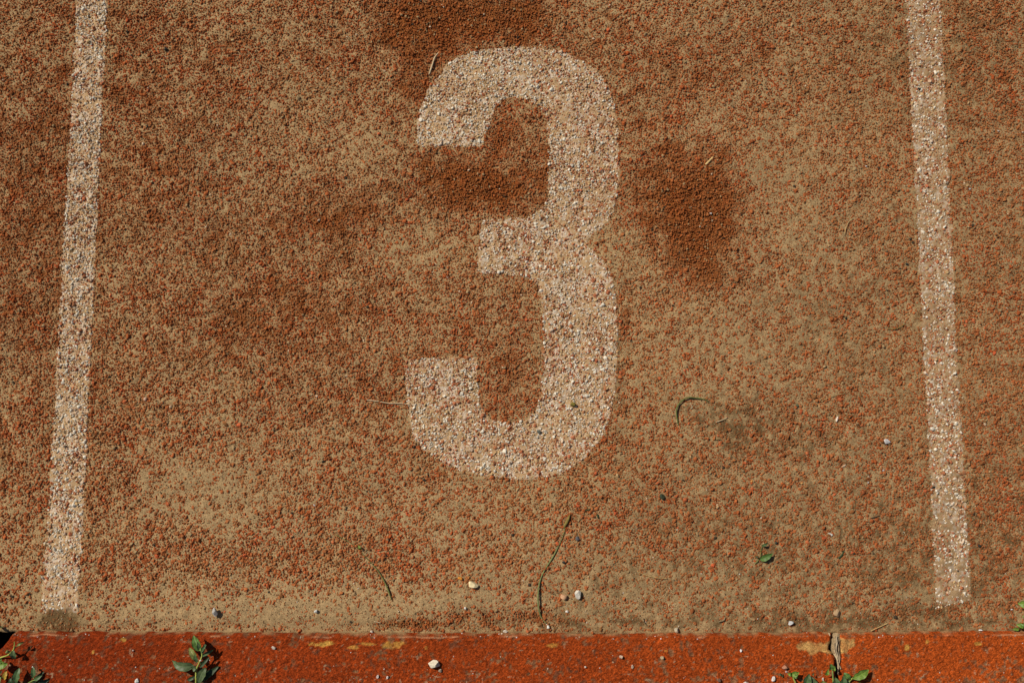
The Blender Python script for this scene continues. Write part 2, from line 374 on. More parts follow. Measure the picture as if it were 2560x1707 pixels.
# ------------------------------------------------------------------ kerb: three cast slabs
KZ = .012
KW = float(G(1280, 1582)[1] - G(1280, 1592, KZ)[1])      # width of the sloping shoulder
KD = .17
YEL = [(776,833,1601,1615,1),(868,900,1612,1622,.6),(901,939,1604,1613,.75),(956,1010,1602,1622,.7),(1370,1400,1607,1617,.6),(2258,2272,1611,1624,.9),(2313,2322,1598,1608,.8),(2438,2452,1604,1612,.8),(298,314,1594,1604,.9),(228,236,1626,1634,1),(1660,1668,1622,1630,.5),(1062,1070,1614,1624,.4)]
PATCH = [(1990,1612),(2003,1603),(2030,1604),(2060,1609),(2080,1592),(2098,1590),(2112,1597),(2136,1598),(2138,1612),(2122,1624),(2106,1636),(2098,1648),(2086,1640),(2066,1632),(2050,1626),(2024,1634),(2016,1622),(1994,1626)]
def kerb_col(x, y, z, d):
    q_ = np.clip(x/.7, -1, 1)[:, None]; base = np.array((.325, .052, .008))+np.array((.045, .016, .002))*q_; deep = np.array((.105, .018, .004))
    f = (.5+.5*fbm(x, y, .05, 111))[:, None]; g = (.5+.5*vn(x, y, .0022, 112))[:, None]; h = (.5+.5*vn(x, y, .0045, 113))[:, None]
    c = deep + (base-deep)*np.clip(.30+.45*f+.35*g+.15*h, 0, 1.2)
    rk = np.random.default_rng(7); c = c*np.clip(1+.30*rk.normal(0, 1, len(c)), .35, 1.9)[:, None]*(1+.16*np.clip(x/.6, -1, 1))[:, None]
    # coating rubbed down to the grey-brown aggregate, more of it away from the track
    far = ss(.02, .10, d)
    rub = vn(x, y, .008, 114)*.5 + vn(x, y, .0035, 115)*.5 + .45*fbm(x, y, .045, 116)
    m = ss(.42, .74, rub + .42*ss(.60, .70, x)*ss(.015, .05, d) + .30*far + .16*ss(.45, .75, x)*far + .15*ss(-.1, -.7, x)*far*.4)[:, None]
    agg = np.array((.185, .105, .050))*(.55+.9*(.5+.5*vn(x, y, .003, 117))[:, None])
    c = c*(1-.75*m)+agg*.75*m
    dk = ss(.50, .80, .12*ss(.2, -.5, x) +  vn(x, y, .010, 118)*.6 + vn(x, y, .004, 119)*.6 + .15*far)[:, None]
    c = c*(1-.6*dk) + np.array((.10, .055, .030))*.6*dk
    lt = (ss(.74, .92, vn(x, y, .0038, 120) + .14*far + .16*far*ss(.3, .72, x)))[:, None]
    lt = lt*(rk.random(len(c))[:, None] < .6)*.8; c = c*(1-lt)+np.array((.36, .24, .14))*lt
    YC = np.array((.50, .27, .055))*(.7+.5*(.5+.5*vn(x, y, .003, 121))[:, None])
    edge = .5*vn(x, y, .006, 122)+.35*vn(x, y, .003, 123)
    for (a, b, e, f2, am) in YEL:
        ax, ay = G(a, f2, KZ); bx, by = G(b, e, KZ)
        q = ((x-(ax+bx)/2)/((bx-ax)/2))**2 + ((y-(ay+by)/2)/((by-ay)/2))**2
        m = am*ss(1.25, .35, q + 1.6*edge + .5*rk.normal(0, .5, len(x)))[:, None]; c = c*(1-m) + YC*m
    pp = np.array(PATCH, float); qx, qy = G(pp[:, 0], pp[:, 1], KZ)
    m = ss(-.0015, .0015, sdf(np.stack([qx, qy], 1), x, y) + .003*edge)[:, None]*(.75+.25*vn(x, y, .005, 124))[:, None]
    c = c*(1-m) + np.array((.50, .30, .10))*(.7+.5*(.5+.5*vn(x, y, .004, 125))[:, None])*m
    # scuffed arris
    m = (ss(.0016, .0004, np.abs(d-KW-.0005))*ss(.30, .8, vn(x, x*0, .03, 126)*.8+vn(x, x*0, .009, 127)*.5+.14))[:, None]
    c = c*(1-.55*m) + np.array((.50, .26, .13))*.55*m
    # sand smeared on the shoulder
    m = (ss(.0035, .0, d)*ss(-.2, .6, vn(x, y, .008, 128)+.1))[:, None]; c = c*(1-.8*m)+SAND*.8*m
    return c
def kerb_slab(xl, xr, label=None):
    """xl, xr: functions of distance d from the seam giving the slab's ends"""
    ds = np.concatenate([np.linspace(0, KW*1.3, 10), np.arange(KW*1.3+.0012, .085, .0012), np.linspace(.088, KD, 20)])
    L0 = np.abs(xr(.05)-xl(.05)); nx = int(L0/.00135)
    u = np.linspace(0, 1, nx)
    DD, U = np.meshgrid(ds, u, indexing='ij')
    Xk = xl(DD)+(xr(DD)-xl(DD))*U
    Ek = kerb_edge(Xk); Yk = Ek-DD
    zz = -.003 + (KZ+.003)*np.clip(DD/KW, 0, 1)**.7
    rel = .0006*fbm(Xk, Yk, .02, 131) + .00040*vn(Xk, Yk, .0042, 132) + .00045*vn(Xk, Yk, .0026, 133)
    rubh = vn(Xk, Yk, .008, 114)*.5 + vn(Xk, Yk, .0035, 115)*.5
    zz = zz + rel - .0007*ss(.3, .7, rubh)
    endd = np.minimum(np.abs(Xk-xl(DD)), np.abs(xr(DD)-Xk)); zz = zz - .004*ss(.004, 0, endd)**2
    V = np.stack([Xk, Yk, zz], -1); ny = len(ds)
    F = grid_faces(nx, ny)[:, ::-1]
    V = V.reshape(-1, 3); colr = kerb_col(V[:, 0], V[:, 1], V[:, 2], DD.ravel())
    # yellow worn rim round the open corner
    # skirts down the two ends and the back
    loopi = np.concatenate([np.arange(ny)*nx, (ny-1)*nx+np.arange(1, nx), (np.arange(ny-2, -1, -1))*nx+nx-1])
    Vs = V[loopi].copy(); Vs[:, 2] = -.055; b0 = len(V)
    a = loopi[:-1]; b = loopi[1:]; i = np.arange(len(a))
    Fs = np.stack([a, b, b0+i+1, b0+i], 1)
    me = np_mesh('kerb_slab', np.concatenate([V, Vs]), np.concatenate([F, Fs]), True)
    set_col(me, 'tint', np.concatenate([colr, np.tile((.06, .03, .02), (len(Vs), 1))]))
    return link('kerb_slab', me, kerb, kerbm)
kerbm = grain_mat('red_coated_concrete', amp=.55, scale=620, rough=.85, bump=.0009, spec=.06)
kerb = bpy.data.objects.new('kerb', None); C.objects.link(kerb); kerb['kind'] = 'structure'
def dofpx(py): return float(G(1280, 1582)[1]-G(1280, py, KZ)[1])
JL = [(dofpx(p), float(G(q, p, KZ)[0])) for p, q in ((1582,30),(1594,27),(1608,17),(1622,7),(1634,-6),(1650,-10),(1750,-10))]
JL2 = [(dofpx(p), float(G(q, p, KZ)[0])) for p, q in ((1582,-70),(1600,-75),(1620,-60),(1634,-30),(1650,-18),(1750,-18))]
JR1 = [(dofpx(p), float(G(q, p, KZ)[0])) for p, q in ((1584,2080),(1592,2082),(1605,2079),(1612,2077),(1628,2075),(1634,2082),(1645,2088),(1680,2090),(1700,2092),(1800,2092))]
JR2 = [(dofpx(p), float(G(q, p, KZ)[0])) for p, q in ((1584,2092),(1592,2100),(1625,2104),(1645,2103),(1665,2097),(1700,2096),(1800,2096))]
fi = lambda tab: (lambda d: np.interp(d, [a for a, b in tab], [b for a, b in tab]) + .0007*vn(np.asarray(d), np.asarray(d)*0, .006, 141))
kerb_slab(lambda d: np.asarray(d)*0-1.16, fi(JL2))
kerb_slab(fi(JL), fi(JR1))
kerb_slab(fi(JR2), lambda d: np.asarray(d)*0+1.16)

# soil bed under the kerb and the verge behind it
soilm = grain_mat('dark_soil', col=(.045, .030, .018), amp=.5, scale=500, bump=.002, lo_scale=60)
def sheet(name, x0, x1, y0, y1, z, mat):
    me = np_mesh(name, np.array([(x0,y0,z),(x1,y0,z),(x1,y1,z),(x0,y1,z)]), np.array([(0,1,2,3)]))
    o = link(name, me, None, mat); o['kind'] = 'structure'; return o
sheet('kerb_bed', -150, 150, -.72, -.40, -.052, soilm)
vergem = grain_mat('verge_soil', col=(.13, .085, .05), amp=.4, scale=300, bump=.003, lo_scale=30)
sheet('verge', -150, 150, -150, float(kerb_edge(np.array(0.)))-KD-.002, .002, vergem)

# ------------------------------------------------------------------ small things: builders
_mc = {}
def cmat(col, amp=.22, scale=700, rough=.85, lo=90):
    k = (tuple(col), amp, scale, rough)
    if k not in _mc: _mc[k] = grain_mat('mineral', col=tuple(col), amp=amp, scale=scale, rough=rough, bump=.0004, lo_scale=lo)
    return _mc[k]
def ground_z(x, y):
    e = float(kerb_edge(np.array(x)))
    if y < e-.001: return KZ if e-y > KW else KZ*max(0, (e-y)/KW)
    return float(sand_z(np.array([x]), np.array([y]))[0])
def rock_mesh(name, lx, ly, lz, seed, cuts=9, dep=(.45, .85)):
    rg = np.random.default_rng(seed); bm = bmesh.new(); bmesh.ops.create_icosphere(bm, subdivisions=4, radius=1)
    V = np.array([v.co[:] for v in bm.verts])
    for _ in range(cuts):
        nrm = rg.normal(size=3); nrm /= np.linalg.norm(nrm); d = rg.uniform(*dep); q = V@nrm; o = q > d
        V[o] -= np.outer(q[o]-d, nrm)*.94
    V += .05*np.stack([fbm(V[:, 0]+V[:, 2], V[:, 1]*1.0+k, .5, seed % 50+k) for k in range(3)], 1)
    V /= np.abs(V).max(0)
    for v, c in zip(bm.verts, V): v.co = (c[0]*lx, c[1]*ly, c[2]*lz)
    me = bpy.data.meshes.new(name); bm.to_mesh(me); bm.free()
    for p in me.polygons: p.use_smooth = True
    me.set_sharp_from_angle(angle=R(18))
    return me
def stone(px, py, w_, h_, rot, col, label, cat='stone', name='stone', hz=None, seed=0, amp=.22, group=None, cuts=9, sink=.25, lo=90):
    x, y = G(px, py, .01 if py > 1590 else 0); x = float(x); y = float(y)
    a = w_*.000564/2; b = h_*.000564/2; c = (hz*.000564/2) if hz else min(a, b)*.8
    o = link(name, rock_mesh(name, a, b, c, seed+int(px)*7+int(py), cuts), None, cmat(col, amp, lo=lo))
    o.location = (x, y, ground_z(x, y)+c*(1-sink)+.0004); o.rotation_euler = (0, 0, R(rot))
    return props(o, label, cat, group)
def curve_pts(pts, n=8):
    """Catmull-Rom through (x, y, z, r)"""
    p = [np.array(q, float) for q in pts]; p = [2*p[0]-p[1]]+p+[2*p[-1]-p[-2]]; out = []
    for i in range(1, len(p)-2):
        for k in range(n):
            s = k/n; out.append(.5*((2*p[i])+(-p[i-1]+p[i+1])*s+(2*p[i-1]-5*p[i]+4*p[i+1]-p[i+2])*s*s+(-p[i-1]+3*p[i]-3*p[i+1]+p[i+2])*s**3))
    out.append(p[-2]); return np.array(out)
def tube(name, pts, mat, parent=None, sides=7, n=8, flat=1.0):
    q = curve_pts(pts, n); c = q[:, :3]; r = q[:, 3]; tg = np.gradient(c, axis=0); tg /= np.linalg.norm(tg, axis=1)[:, None]+1e-12
    up = np.array((0, 0, 1.)); s1 = np.cross(tg, up); nn = np.linalg.norm(s1, axis=1)[:, None]; s1 = np.where(nn > .15, s1/(nn+1e-9), np.array((1., 0, 0))); s2 = np.cross(s1, tg)
    th = np.linspace(0, 2*math.pi, sides, endpoint=False)
    V = c[:, None, :] + r[:, None, None]*(np.cos(th)[None, :, None]*s1[:, None, :] + flat*np.sin(th)[None, :, None]*s2[:, None, :])
    m = len(c); V = V.reshape(-1, 3); F = []
    for i in range(m-1):
        for k in range(sides): F.append((i*sides+k, i*sides+(k+1) % sides, (i+1)*sides+(k+1) % sides, (i+1)*sides+k))
    V = np.concatenate([V, c[:1], c[-1:]]); a = len(V)-2
    me = bpy.data.meshes.new(name)
    caps = [(a, (k+1) % sides, k) for k in range(sides)] + [(a+1, (m-1)*sides+k, (m-1)*sides+(k+1) % sides) for k in range(sides)]
    me.from_pydata(V.tolist(), [], [list(f) for f in F]+[list(f) for f in caps]); me.update()
    for p in me.polygons: p.use_smooth = True
    return link(name, me, parent, mat)
def lie(pts, lift=0.0):
    """(px, py, r[, extra height]) on the ground -> 3D curve points"""
    out = []
    for q in pts:
        px, py, r_ = q[:3]; e = q[3] if len(q) > 3 else 0
        x, y = G(px, py, (KZ if py > 1590 else 0)+e); x = float(x); y = float(y)
        r_ = r_*(.86 if r_ >= .00115 else .68); out.append((x, y, ground_z(x, y)+r_*.9+.0007+lift+e, r_))
    return out
def leafmat(name, col, vein=1.5):
    m = bpy.data.materials.new(name); t = NT(m)
    uv = t.n('ShaderNodeAttribute', attribute_name='lv').outputs['Vector']; sp = t.n('ShaderNodeSeparateXYZ'); t.l(uv, sp.inputs[0])
    tc = t.n('ShaderNodeTexCoord').outputs['Object']
    rg = t.n('ShaderNodeRGB'); rg.outputs[0].default_value = (*col, 1)
    c = t.mix('MULTIPLY', 1., rg.outputs[0], t.gray(t.ramp(t.noise(260, 4, .7, tc), .3, .7, .6, 1.4)))
    a = t.n('ShaderNodeMath', operation='ABSOLUTE'); t.l(sp.outputs[0], a.inputs[0])
    mid = t.ramp(a.outputs[0], .03, .12, 1, 0)
    # side veins run off the midrib
    ad = t.n('ShaderNodeMath', operation='MULTIPLY_ADD'); t.l(a.outputs[0], ad.inputs[0]); ad.inputs[1].default_value = -3.5
    ml = t.n('ShaderNodeMath', operation='MULTIPLY'); t.l(sp.outputs[1], ml.inputs[0]); ml.inputs[1].default_value = 38; t.l(ml.outputs[0], ad.inputs[2])
    sn = t.n('ShaderNodeMath', operation='SINE'); t.l(ad.outputs[0], sn.inputs[0]); sv_ = t.ramp(sn.outputs[0], .85, 1., 0, .45)
    mxv = t.n('ShaderNodeMath', operation='MAXIMUM'); t.l(mid, mxv.inputs[0]); t.l(sv_, mxv.inputs[1])
    c = t.mix('MIX', mxv.outputs[0], c, tuple(min(1, q*vein+.02) for q in col))
    t.l(c, t.b.inputs['Base Color']); t.b.inputs['Roughness'].default_value = .5; t.b.inputs['Specular IOR Level'].default_value = .4
    t.b.inputs['Transmission Weight'].default_value = 0
    tr = t.n('ShaderNodeBsdfTranslucent'); t.l(c, tr.inputs[0]); mxs = t.n('ShaderNodeMixShader'); mxs.inputs[0].default_value = .18
    out = t.t.nodes['Material Output']; t.l(t.b.outputs[0], mxs.inputs[1]); t.l(tr.outputs[0], mxs.inputs[2]); t.l(mxs.outputs[0], out.inputs[0])
    return m
LM = {'green': leafmat('leaf_green', (0.072, 0.128, 0.041)), 'bright': leafmat('leaf_bright_green', (0.153, 0.246, 0.034)), 'grey': leafmat('leaf_grey_green', (0.085, 0.123, 0.047)),
      'dark': leafmat('leaf_dark_green', (0.036, 0.064, 0.022)), 'yellow': leafmat('leaf_yellow', (0.442, 0.289, 0.038)), 'olive': leafmat('leaf_olive', (0.170, 0.187, 0.047)), 'fresh': leafmat('leaf_fresh', (0.093, 0.174, 0.034))}
def leaf(base, tip, wpx, z0, z1, mat, parent=None, name='leaf', arch=.004, fold=.35, bend=0.0, seed=0, top=None, belly=.4):
    """a blade with midrib fold, arch and wavy rim from base (px,py,z0) to tip (px,py,z1)"""
    b = np.array(P(*base, z0)); e = np.array(P(*tip, z1)); ax = e-b; Ln = np.linalg.norm(ax); ax /= Ln
    side = np.cross(ax, (0, 0, 1)); side /= np.linalg.norm(side)+1e-9; up = np.cross(side, ax)
    hw = wpx*.000564/2; nu, nv = 15, 9; V = []; UV = []; rg = np.random.default_rng(seed+int(tip[0])); ph = rg.uniform(0, 6.28, 2)
    for i in range(nu):
        u = i/(nu-1); wd = hw*(math.sin(math.pi*min(1, u**(math.log(.5)/math.log(belly))))**.8)*(1 if u < .999 else 0)+.00012
        c = b+ax*Ln*u + side*bend*Ln*math.sin(math.pi*u) + up*arch*math.sin(math.pi*u)
        for j in range(nv):
            s = (j/(nv-1)-.5)*2
            rim = .12*hw*math.sin(u*16+ph[0]+s)*abs(s)
            V.append(c+side*s*wd*(1+.06*math.sin(u*21+ph[1])) + up*(abs(s)*wd*fold+rim)); UV.append((s, u, 0))
    F = grid_faces(nv, nu); V = np.array(V); n_ = len(V)
    V2 = V - up*.00018; F2 = F[:, ::-1]+n_
    rimi = [j for j in range(nv)]+[i*nv+nv-1 for i in range(1, nu)]+[(nu-1)*nv+j for j in range(nv-2, -1, -1)]+[i*nv for i in range(nu-2, 0, -1)]
    rimi = np.array(rimi); nx = np.roll(rimi, -1); F3 = np.stack([rimi, rimi+n_, nx+n_, nx], 1)
    me = np_mesh(name, np.concatenate([V, V2]), np.concatenate([F[:, ::-1], F2[:, ::-1], F3]), True)
    a = me.attributes.new('lv', 'FLOAT_VECTOR', 'POINT'); a.data.foreach_set('vector', np.array(UV+UV, np.float32).ravel())
    return link(name, me, parent, LM[mat])
def thing(name, px, py, label, cat, group=None, z=0):
    p = P(px, py, z); o = bpy.data.objects.new(name, None); o.location = (0, 0, 0); C.objects.link(o)
    o.empty_display_size = .01
    return props(o, label, cat, group)

# ------------------------------------------------------------------ pebbles and chips
CREAM = (.66, .58, .43); GREYW = (.58, .56, .50); DKG = (.075, .078, .072)
stone(1088,1656,31,24,-8,(.70,.63,.48),'largest cream stone, lying on the red kerb below the seam','stone',hz=17,seed=3,cuts=18)
stone(1443,1483,18,25,12,(.62,.58,.49),'off-white pebble just right of a smaller orange pebble, near the kerb','stone',hz=18,seed=2)
stone(1409,1490,17,14,-25,(.62,.36,.20),'orange-beige pebble between the green stem and the off-white pebble','stone',hz=12,seed=5,cuts=6)
stone(1183,1460,27,17,-12,(.74,.62,.36),'flat cream and yellow stone left of the long green stem','stone',hz=12,seed=4,cuts=10)
stone(1151,1445,12,8,-20,(.62,.24,.03),'orange crumb beside the flat cream and yellow stone','crumb',name='orange_crumb',hz=7)
stone(1172,1443,7,7,0,(.45,.19,.05),'tiny brown-orange crumb just above the flat cream stone','crumb',name='orange_crumb',hz=5)
stone(541,1530,14,27,8,(.42,.40,.36),'upright grey stone with a dark shadow above the kerb on the left','stone',hz=15,seed=1,cuts=11,sink=.1)
stone(2217,1104,18,14,-10,(.58,.56,.54),'light grey pebble near the right lane line','stone',hz=13,seed=6)
stone(1347,1079,11,10,20,(.12,.125,.105),'dark grey pebble lying on the bottom bend of the painted 3','stone',hz=7)
stone(1433,1011,14,13,35,(.20,.16,.035),'mossy olive pebble on the lower right curve of the painted 3','stone',hz=13,seed=8,cuts=6)
stone(1444,1345,11,11,15,(.11,.11,.115),'slate grey pebble right of the long stem\'s seed head','stone',hz=8)
stone(1409,1404,9,7,-10,(.045,.05,.045),'black pebble just right of the middle of the long stem','stone',hz=7)
stone(791,1526,9,9,0,(.62,.61,.56),'small whitish chip on the sand right of the grey stone','chip',name='stone_chip',hz=8)
stone(1163,1519,7,7,10,(.66,.62,.54),'tiny white chip above the kerb below the flat cream stone','chip',name='stone_chip',hz=6)
stone(1417,1527,9,6,-5,(.70,.66,.58),'tiny white chip straight below the orange-beige pebble','chip',name='stone_chip',hz=5)
stone(1263,1578,12,9,-10,(.62,.56,.46),'flat cream chip on the seam of kerb and track left of the stem foot','chip',name='stone_chip',hz=6)
stone(930,1578,9,6,-15,(.62,.56,.46),'small pale chip on the seam at the left end of the red streak','chip',name='stone_chip',hz=5)
stone(1976,1556,14,12,25,(.46,.47,.46),'blue-white pebble in the sand left of the tan pebble above the kerb','stone',hz=11,seed=9)
stone(2090,1531,16,20,15,(.40,.27,.15),'tan pebble half buried in sand above the kerb joint','stone',hz=12,seed=12,cuts=7,sink=.5)
stone(1691,1573,12,14,0,(.45,.38,.27),'small beige pebble touching the seam right of the stem foot','stone',hz=11,seed=11)
stone(1552,1640,11,8,-10,(.55,.40,.29),'pinkish pebble on the red kerb, left one of a pair','stone',hz=8)
stone(1655,1642,10,8,-10,(.42,.32,.19),'khaki pebble on the red kerb, right one of a pair','stone',hz=7)
stone(1960,1665,15,10,-5,(.50,.24,.14),'salmon pebble on the red kerb above the bright leaves','stone',hz=10,seed=4)
stone(1964,1677,6,5,0,(.45,.38,.35),'tiny grey-pink pebble under the salmon pebble','stone',hz=5)
stone(1932,1694,9,13,-20,(.66,.60,.55),'pinkish white pebble left of the leafy weed at the bottom edge','stone',hz=8)
stone(1862,1706,16,10,0,(.52,.48,.44),'grey-white stone cut by the bottom edge of the photo','stone',hz=9)
stone(685,1617,12,8,-10,(.62,.54,.44),'small cream chip on the kerb right of the upright weed','chip',name='stone_chip',hz=6)
stone(345,1700,10,12,-30,(.68,.68,.62),'white angular chip on the kerb at the bottom left','chip',name='stone_chip',hz=5,cuts=12)
stone(335,1624,4,4,0,(.72,.66,.60),'tiny white grain on the kerb left of the upright weed','chip',name='stone_chip',hz=4)
stone(945,1689,6,9,-25,(.62,.52,.46),'left of two tiny white chips below the largest cream stone','chip',name='stone_chip',hz=5)
stone(969,1691,5,8,-25,(.66,.58,.52),'right of two tiny white chips left of the largest cream stone','chip',name='stone_chip',hz=5)
stone(1851,1624,5,8,-25,(.78,.76,.74),'bright white sliver on the red kerb left of the yellow patch','chip',name='stone_chip',hz=4)
stone(1797,1698,9,11,10,(.13,.075,.05),'dark brown pebble near the bottom edge of the kerb','stone',hz=8)
stone(1580,1664,6,10,0,(.50,.38,.28),'tiny pale pink chip on the kerb between and below the two round pebbles','chip',name='stone_chip',hz=4)
stone(1463,1665,5,5,0,(.58,.52,.44),'tiny cream grain on the kerb right of the largest cream stone','chip',name='stone_chip',hz=4)
stone(1101,1674,9,9,0,(.36,.28,.20),'little brown pebble right below the largest cream stone','stone',hz=5)
stone(2092,1047,6,15,-18,(.78,.66,.52),'cream husk standing out in the sand left of the light grey pebble','husk',name='seed_husk',hz=5,cuts=4)
stone(2077,1335,15,7,-22,(.60,.58,.50),'white flake with a dark side left of the right lane line','flake',name='stone_flake',hz=5)
stone(364,997,9,11,10,(.60,.40,.27),'smooth peach pebble right of the left lane line','stone',hz=9,cuts=4)
stone(2209,1176,7,6,0,(.42,.38,.36),'small grey pebble below the light grey pebble','stone',hz=5)
stone(2170,1206,5,6,0,(.42,.38,.34),'tiny grey grain left of and below the small grey pebble','stone',hz=4)
stone(1655,1241,12,15,35,(.045,.055,.03),'dark mossy lump right of and below the painted 3','crumb',name='moss_crumb',hz=8,cuts=5)
stone(1992,1014,8,8,0,(.10,.11,.06),'dark green crumb in the sand right of the curled stem','crumb',name='moss_crumb',hz=6)
stone(2004,1208,8,5,0,(.60,.34,.12),'amber crumb in the lower right sand','crumb',name='orange_crumb',hz=4)
stone(1879,1203,6,6,0,(.58,.28,.07),'small orange crumb left of the amber crumb','crumb',name='orange_crumb',hz=4)
stone(1777,534,7,7,10,(.66,.64,.60),'small white chip on the clean orange rubber patch','chip',name='stone_chip',hz=6)
stone(2166,416,6,5,0,(.68,.64,.58),'tiny white chip in the sand left of the right lane line','chip',name='stone_chip',hz=4)
stone(2496,328,8,5,0,(.66,.62,.56),'small white chip near the upper right edge','chip',name='stone_chip',hz=4)
stone(2425,472,6,5,0,(.45,.48,.46),'tiny bluish grain right of the right lane line','chip',name='stone_chip',hz=4)
stone(415,124,10,10,0,(.03,.03,.025),'black crumb right of the left lane line near the top','crumb',name='dark_crumb',hz=8)
stone(596,125,6,6,0,(.03,.03,.025),'tiny black crumb near the top, right of the black crumb by the left line','crumb',name='dark_crumb',hz=6)
stone(1799,85,7,6,0,(.05,.05,.04),'tiny dark crumb near the top edge right of the 3','crumb',name='dark_crumb',hz=6)
stone(2124,230,8,9,0,(.03,.03,.028),'dark grain left of the upper right lane line','crumb',name='dark_crumb',hz=6)
stone(2298,222,8,7,0,(.03,.035,.03),'dark grain lying inside the upper right lane line','crumb',name='dark_crumb',hz=6)
stone(2267,660,9,5,0,(.03,.035,.03),'dark splinter at the left rim of the right lane line, mid height','crumb',name='dark_crumb',hz=6)
stone(2114,795,7,6,0,(.04,.045,.03),'dark grain left of the right lane line, below mid height','crumb',name='dark_crumb',hz=6)
stone(2333,1218,11,6,35,(.03,.035,.025),'dark splinter on the left rim of the right lane line, low down','crumb',name='dark_crumb',hz=6)
stone(2448,1363,8,8,0,(.03,.032,.026),'dark grain right of the lower right lane line','crumb',name='dark_crumb',hz=6)
stone(1939,1356,7,7,0,(.04,.05,.04),'dark grain beside the torn leaf sprig','crumb',name='dark_crumb',hz=6)
stone(165,1116,9,6,20,(.06,.055,.045),'dark crumb inside the left lane line','crumb',name='dark_crumb',hz=5)
stone(2450,1574,10,4,0,(.78,.78,.76),'white flat flake on the seam near the right edge','flake',name='stone_flake',hz=4)
stone(2529,1523,5,4,0,(.66,.64,.60),'tiny white chip left of the weed at the right edge','chip',name='stone_chip',hz=4)
stone(787,1262,6,6,0,(.60,.56,.50),'tiny white chip below the number, far left of the long stem','chip',name='stone_chip',hz=5)
stone(549,926,8,4,0,(.10,.18,.05),'tiny green fleck in the middle left of the lane','crumb',name='green_fleck',hz=3)
stone(2056,1696,6,9,0,(.5,.45,.38),'pale grain among the weed leaves at the kerb joint','chip',name='stone_chip',hz=4)

# loose grit that nobody could count
def grit(name, n_, seed, region, cols, size, parent=None):
    rg = np.random.default_rng(seed); Vs = []; Fs = []; Cs = []
    ico = np.array([(1,0,-.2),(.3,.9,-.2),(-.8,.6,-.2),(-.8,-.6,-.2),(.3,-.9,-.2),(.15,.1,.8)]); fc = np.array([(0,1,5),(1,2,5),(2,3,5),(3,4,5),(4,0,5)])
    for i in range(n_):
        x, y = region(rg); zc = ground_z(x, y) if name == 'kerb_grit' else 0
        s = rg.uniform(*size); M = ico*s*np.array((1, rg.uniform(.5, 1), rg.uniform(.6, .9)))*(1+rg.uniform(-.2, .2, ico.shape)); a = rg.uniform(0, 6.28)
        M = M@np.array(((math.cos(a), math.sin(a), 0), (-math.sin(a), math.cos(a), 0), (0, 0, 1))) + (x, y, zc)
        Fs.append(fc+6*i); Vs.append(M); Cs.append(np.tile(np.array(cols[rg.integers(len(cols))])*rg.uniform(.8, 1.15), (6, 1)))
    V = np.concatenate(Vs)
    if name != 'kerb_grit': V[:, 2] += np.repeat(sand_z(V[::6, 0], V[::6, 1]), 6)+.0004
    me = np_mesh(name, V, np.concatenate(Fs)); set_col(me, 'tint', np.concatenate(Cs))
    return props(link(name, me, parent, grain_mat(name, amp=.2, scale=800, bump=0)), kind='stuff')
def reg_track(rg):
    while True:
        x = rg.uniform(-1.0, 1.0); y = rg.uniform(-.44, .7)
        if y > kerb_edge(np.array(x))+.004 and rg.random() < .12+.88*ss(-.1, -.42, y): return x, y
def reg_kerb(rg):
    x = rg.uniform(-1.1, 1.1); d = .01+.075*rg.random()**.6
    if rg.random() < .4: d = rg.uniform(.0005, .006)
    return x, float(kerb_edge(np.array(x)))-d
grit('loose_grit', 3500, 3, reg_track, [(.45,.36,.24),(.09,.05,.025),(.30,.07,.025),(.05,.04,.025),(.12,.07,.035),(.60,.54,.44),(.30,.20,.11),(.10,.06,.03)], (.0004, .0012))
grit('kerb_grit', 550, 4, reg_kerb, [(.62,.52,.42),(.50,.34,.22),(.30,.20,.13),(.70,.64,.58),(.07,.05,.03)], (.0004, .0013))

# ------------------------------------------------------------------ stems, straws, twigs
GS = cmat((.135, .155, .045), .3, 300); GS2 = cmat((.17, .19, .07), .3, 300); STR = cmat((.50, .34, .14), .25, 300); PALE = cmat((.56, .43, .26), .25, 300)
DKT = cmat((.07, .055, .035), .3, 300); OLV = cmat((.20, .15, .04), .4, 300); DGR = cmat((.05, .075, .03), .3, 300); WH = cmat((.66, .66, .58), .2, 300)
def stem(pts, mat, label, cat='stem', name='weed_cutting', lift=0, flat=1., group=None):
    o = tube(name, lie(pts, lift), mat, flat=flat); return props(o, label, cat, group)
big = thing('weed_cutting', 1350, 1450, 'long curved green stem with a brown seed head, reaching down to the kerb', 'stem')
tube('stalk', lie([(1413,1317,.0012),(1405,1345,.0011),(1384,1388,.0012),(1361,1425,.0012),(1349,1455,.0012,.001),(1345,1490,.0013,.002),(1347,1520,.0013,.002),(1353,1542,.0012,.0005),(1366,1558,.0010)]), GS2, big)
tube('seed_head', lie([(1425,1284,.0006),(1422,1293,.0019),(1417,1304,.0027),(1412,1314,.0020),(1410,1320,.0012)]), OLV, big)
tube('stalk_foot', lie([(1366,1558,.0010),(1370,1564,.0018),(1371,1569,.0026)]), WH, big, flat=.5)
thn = thing('weed_cutting', 900, 1400, 'thin green stem thinning towards its pale upper end, left of the long curved stem', 'stem')
tube('stalk', lie([(838,1336,.0008),(860,1347,.0008),(885,1362,.0007),(912,1390,.0007),(940,1420,.0009),(958,1447,.0011,.001),(970,1472,.0012,.001),(979,1498,.0011)]), GS, thn)
leaf((903,1374), (896,1362), 6, .002, .003, 'bright', thn, name='bud')
stem([(1696,1063,.0010),(1691,1040,.0012,.001),(1692,1018,.0012,.002),(1702,1004,.0012,.002),(1718,994,.0012,.002),(1740,995,.0012,.001),(1762,999,.0011),(1770,1006,.0009)], GS, 'curled dark green stem bent like a hook, right of the painted 3')
stem([(917,999,.0010),(945,1003,.0011,.001),(975,1008,.0011,.001),(1005,1008,.0011),(1030,1013,.0009)], PALE, 'pale dry twig whose right end touches the lower left arm of the 3', 'twig', 'dry_twig')
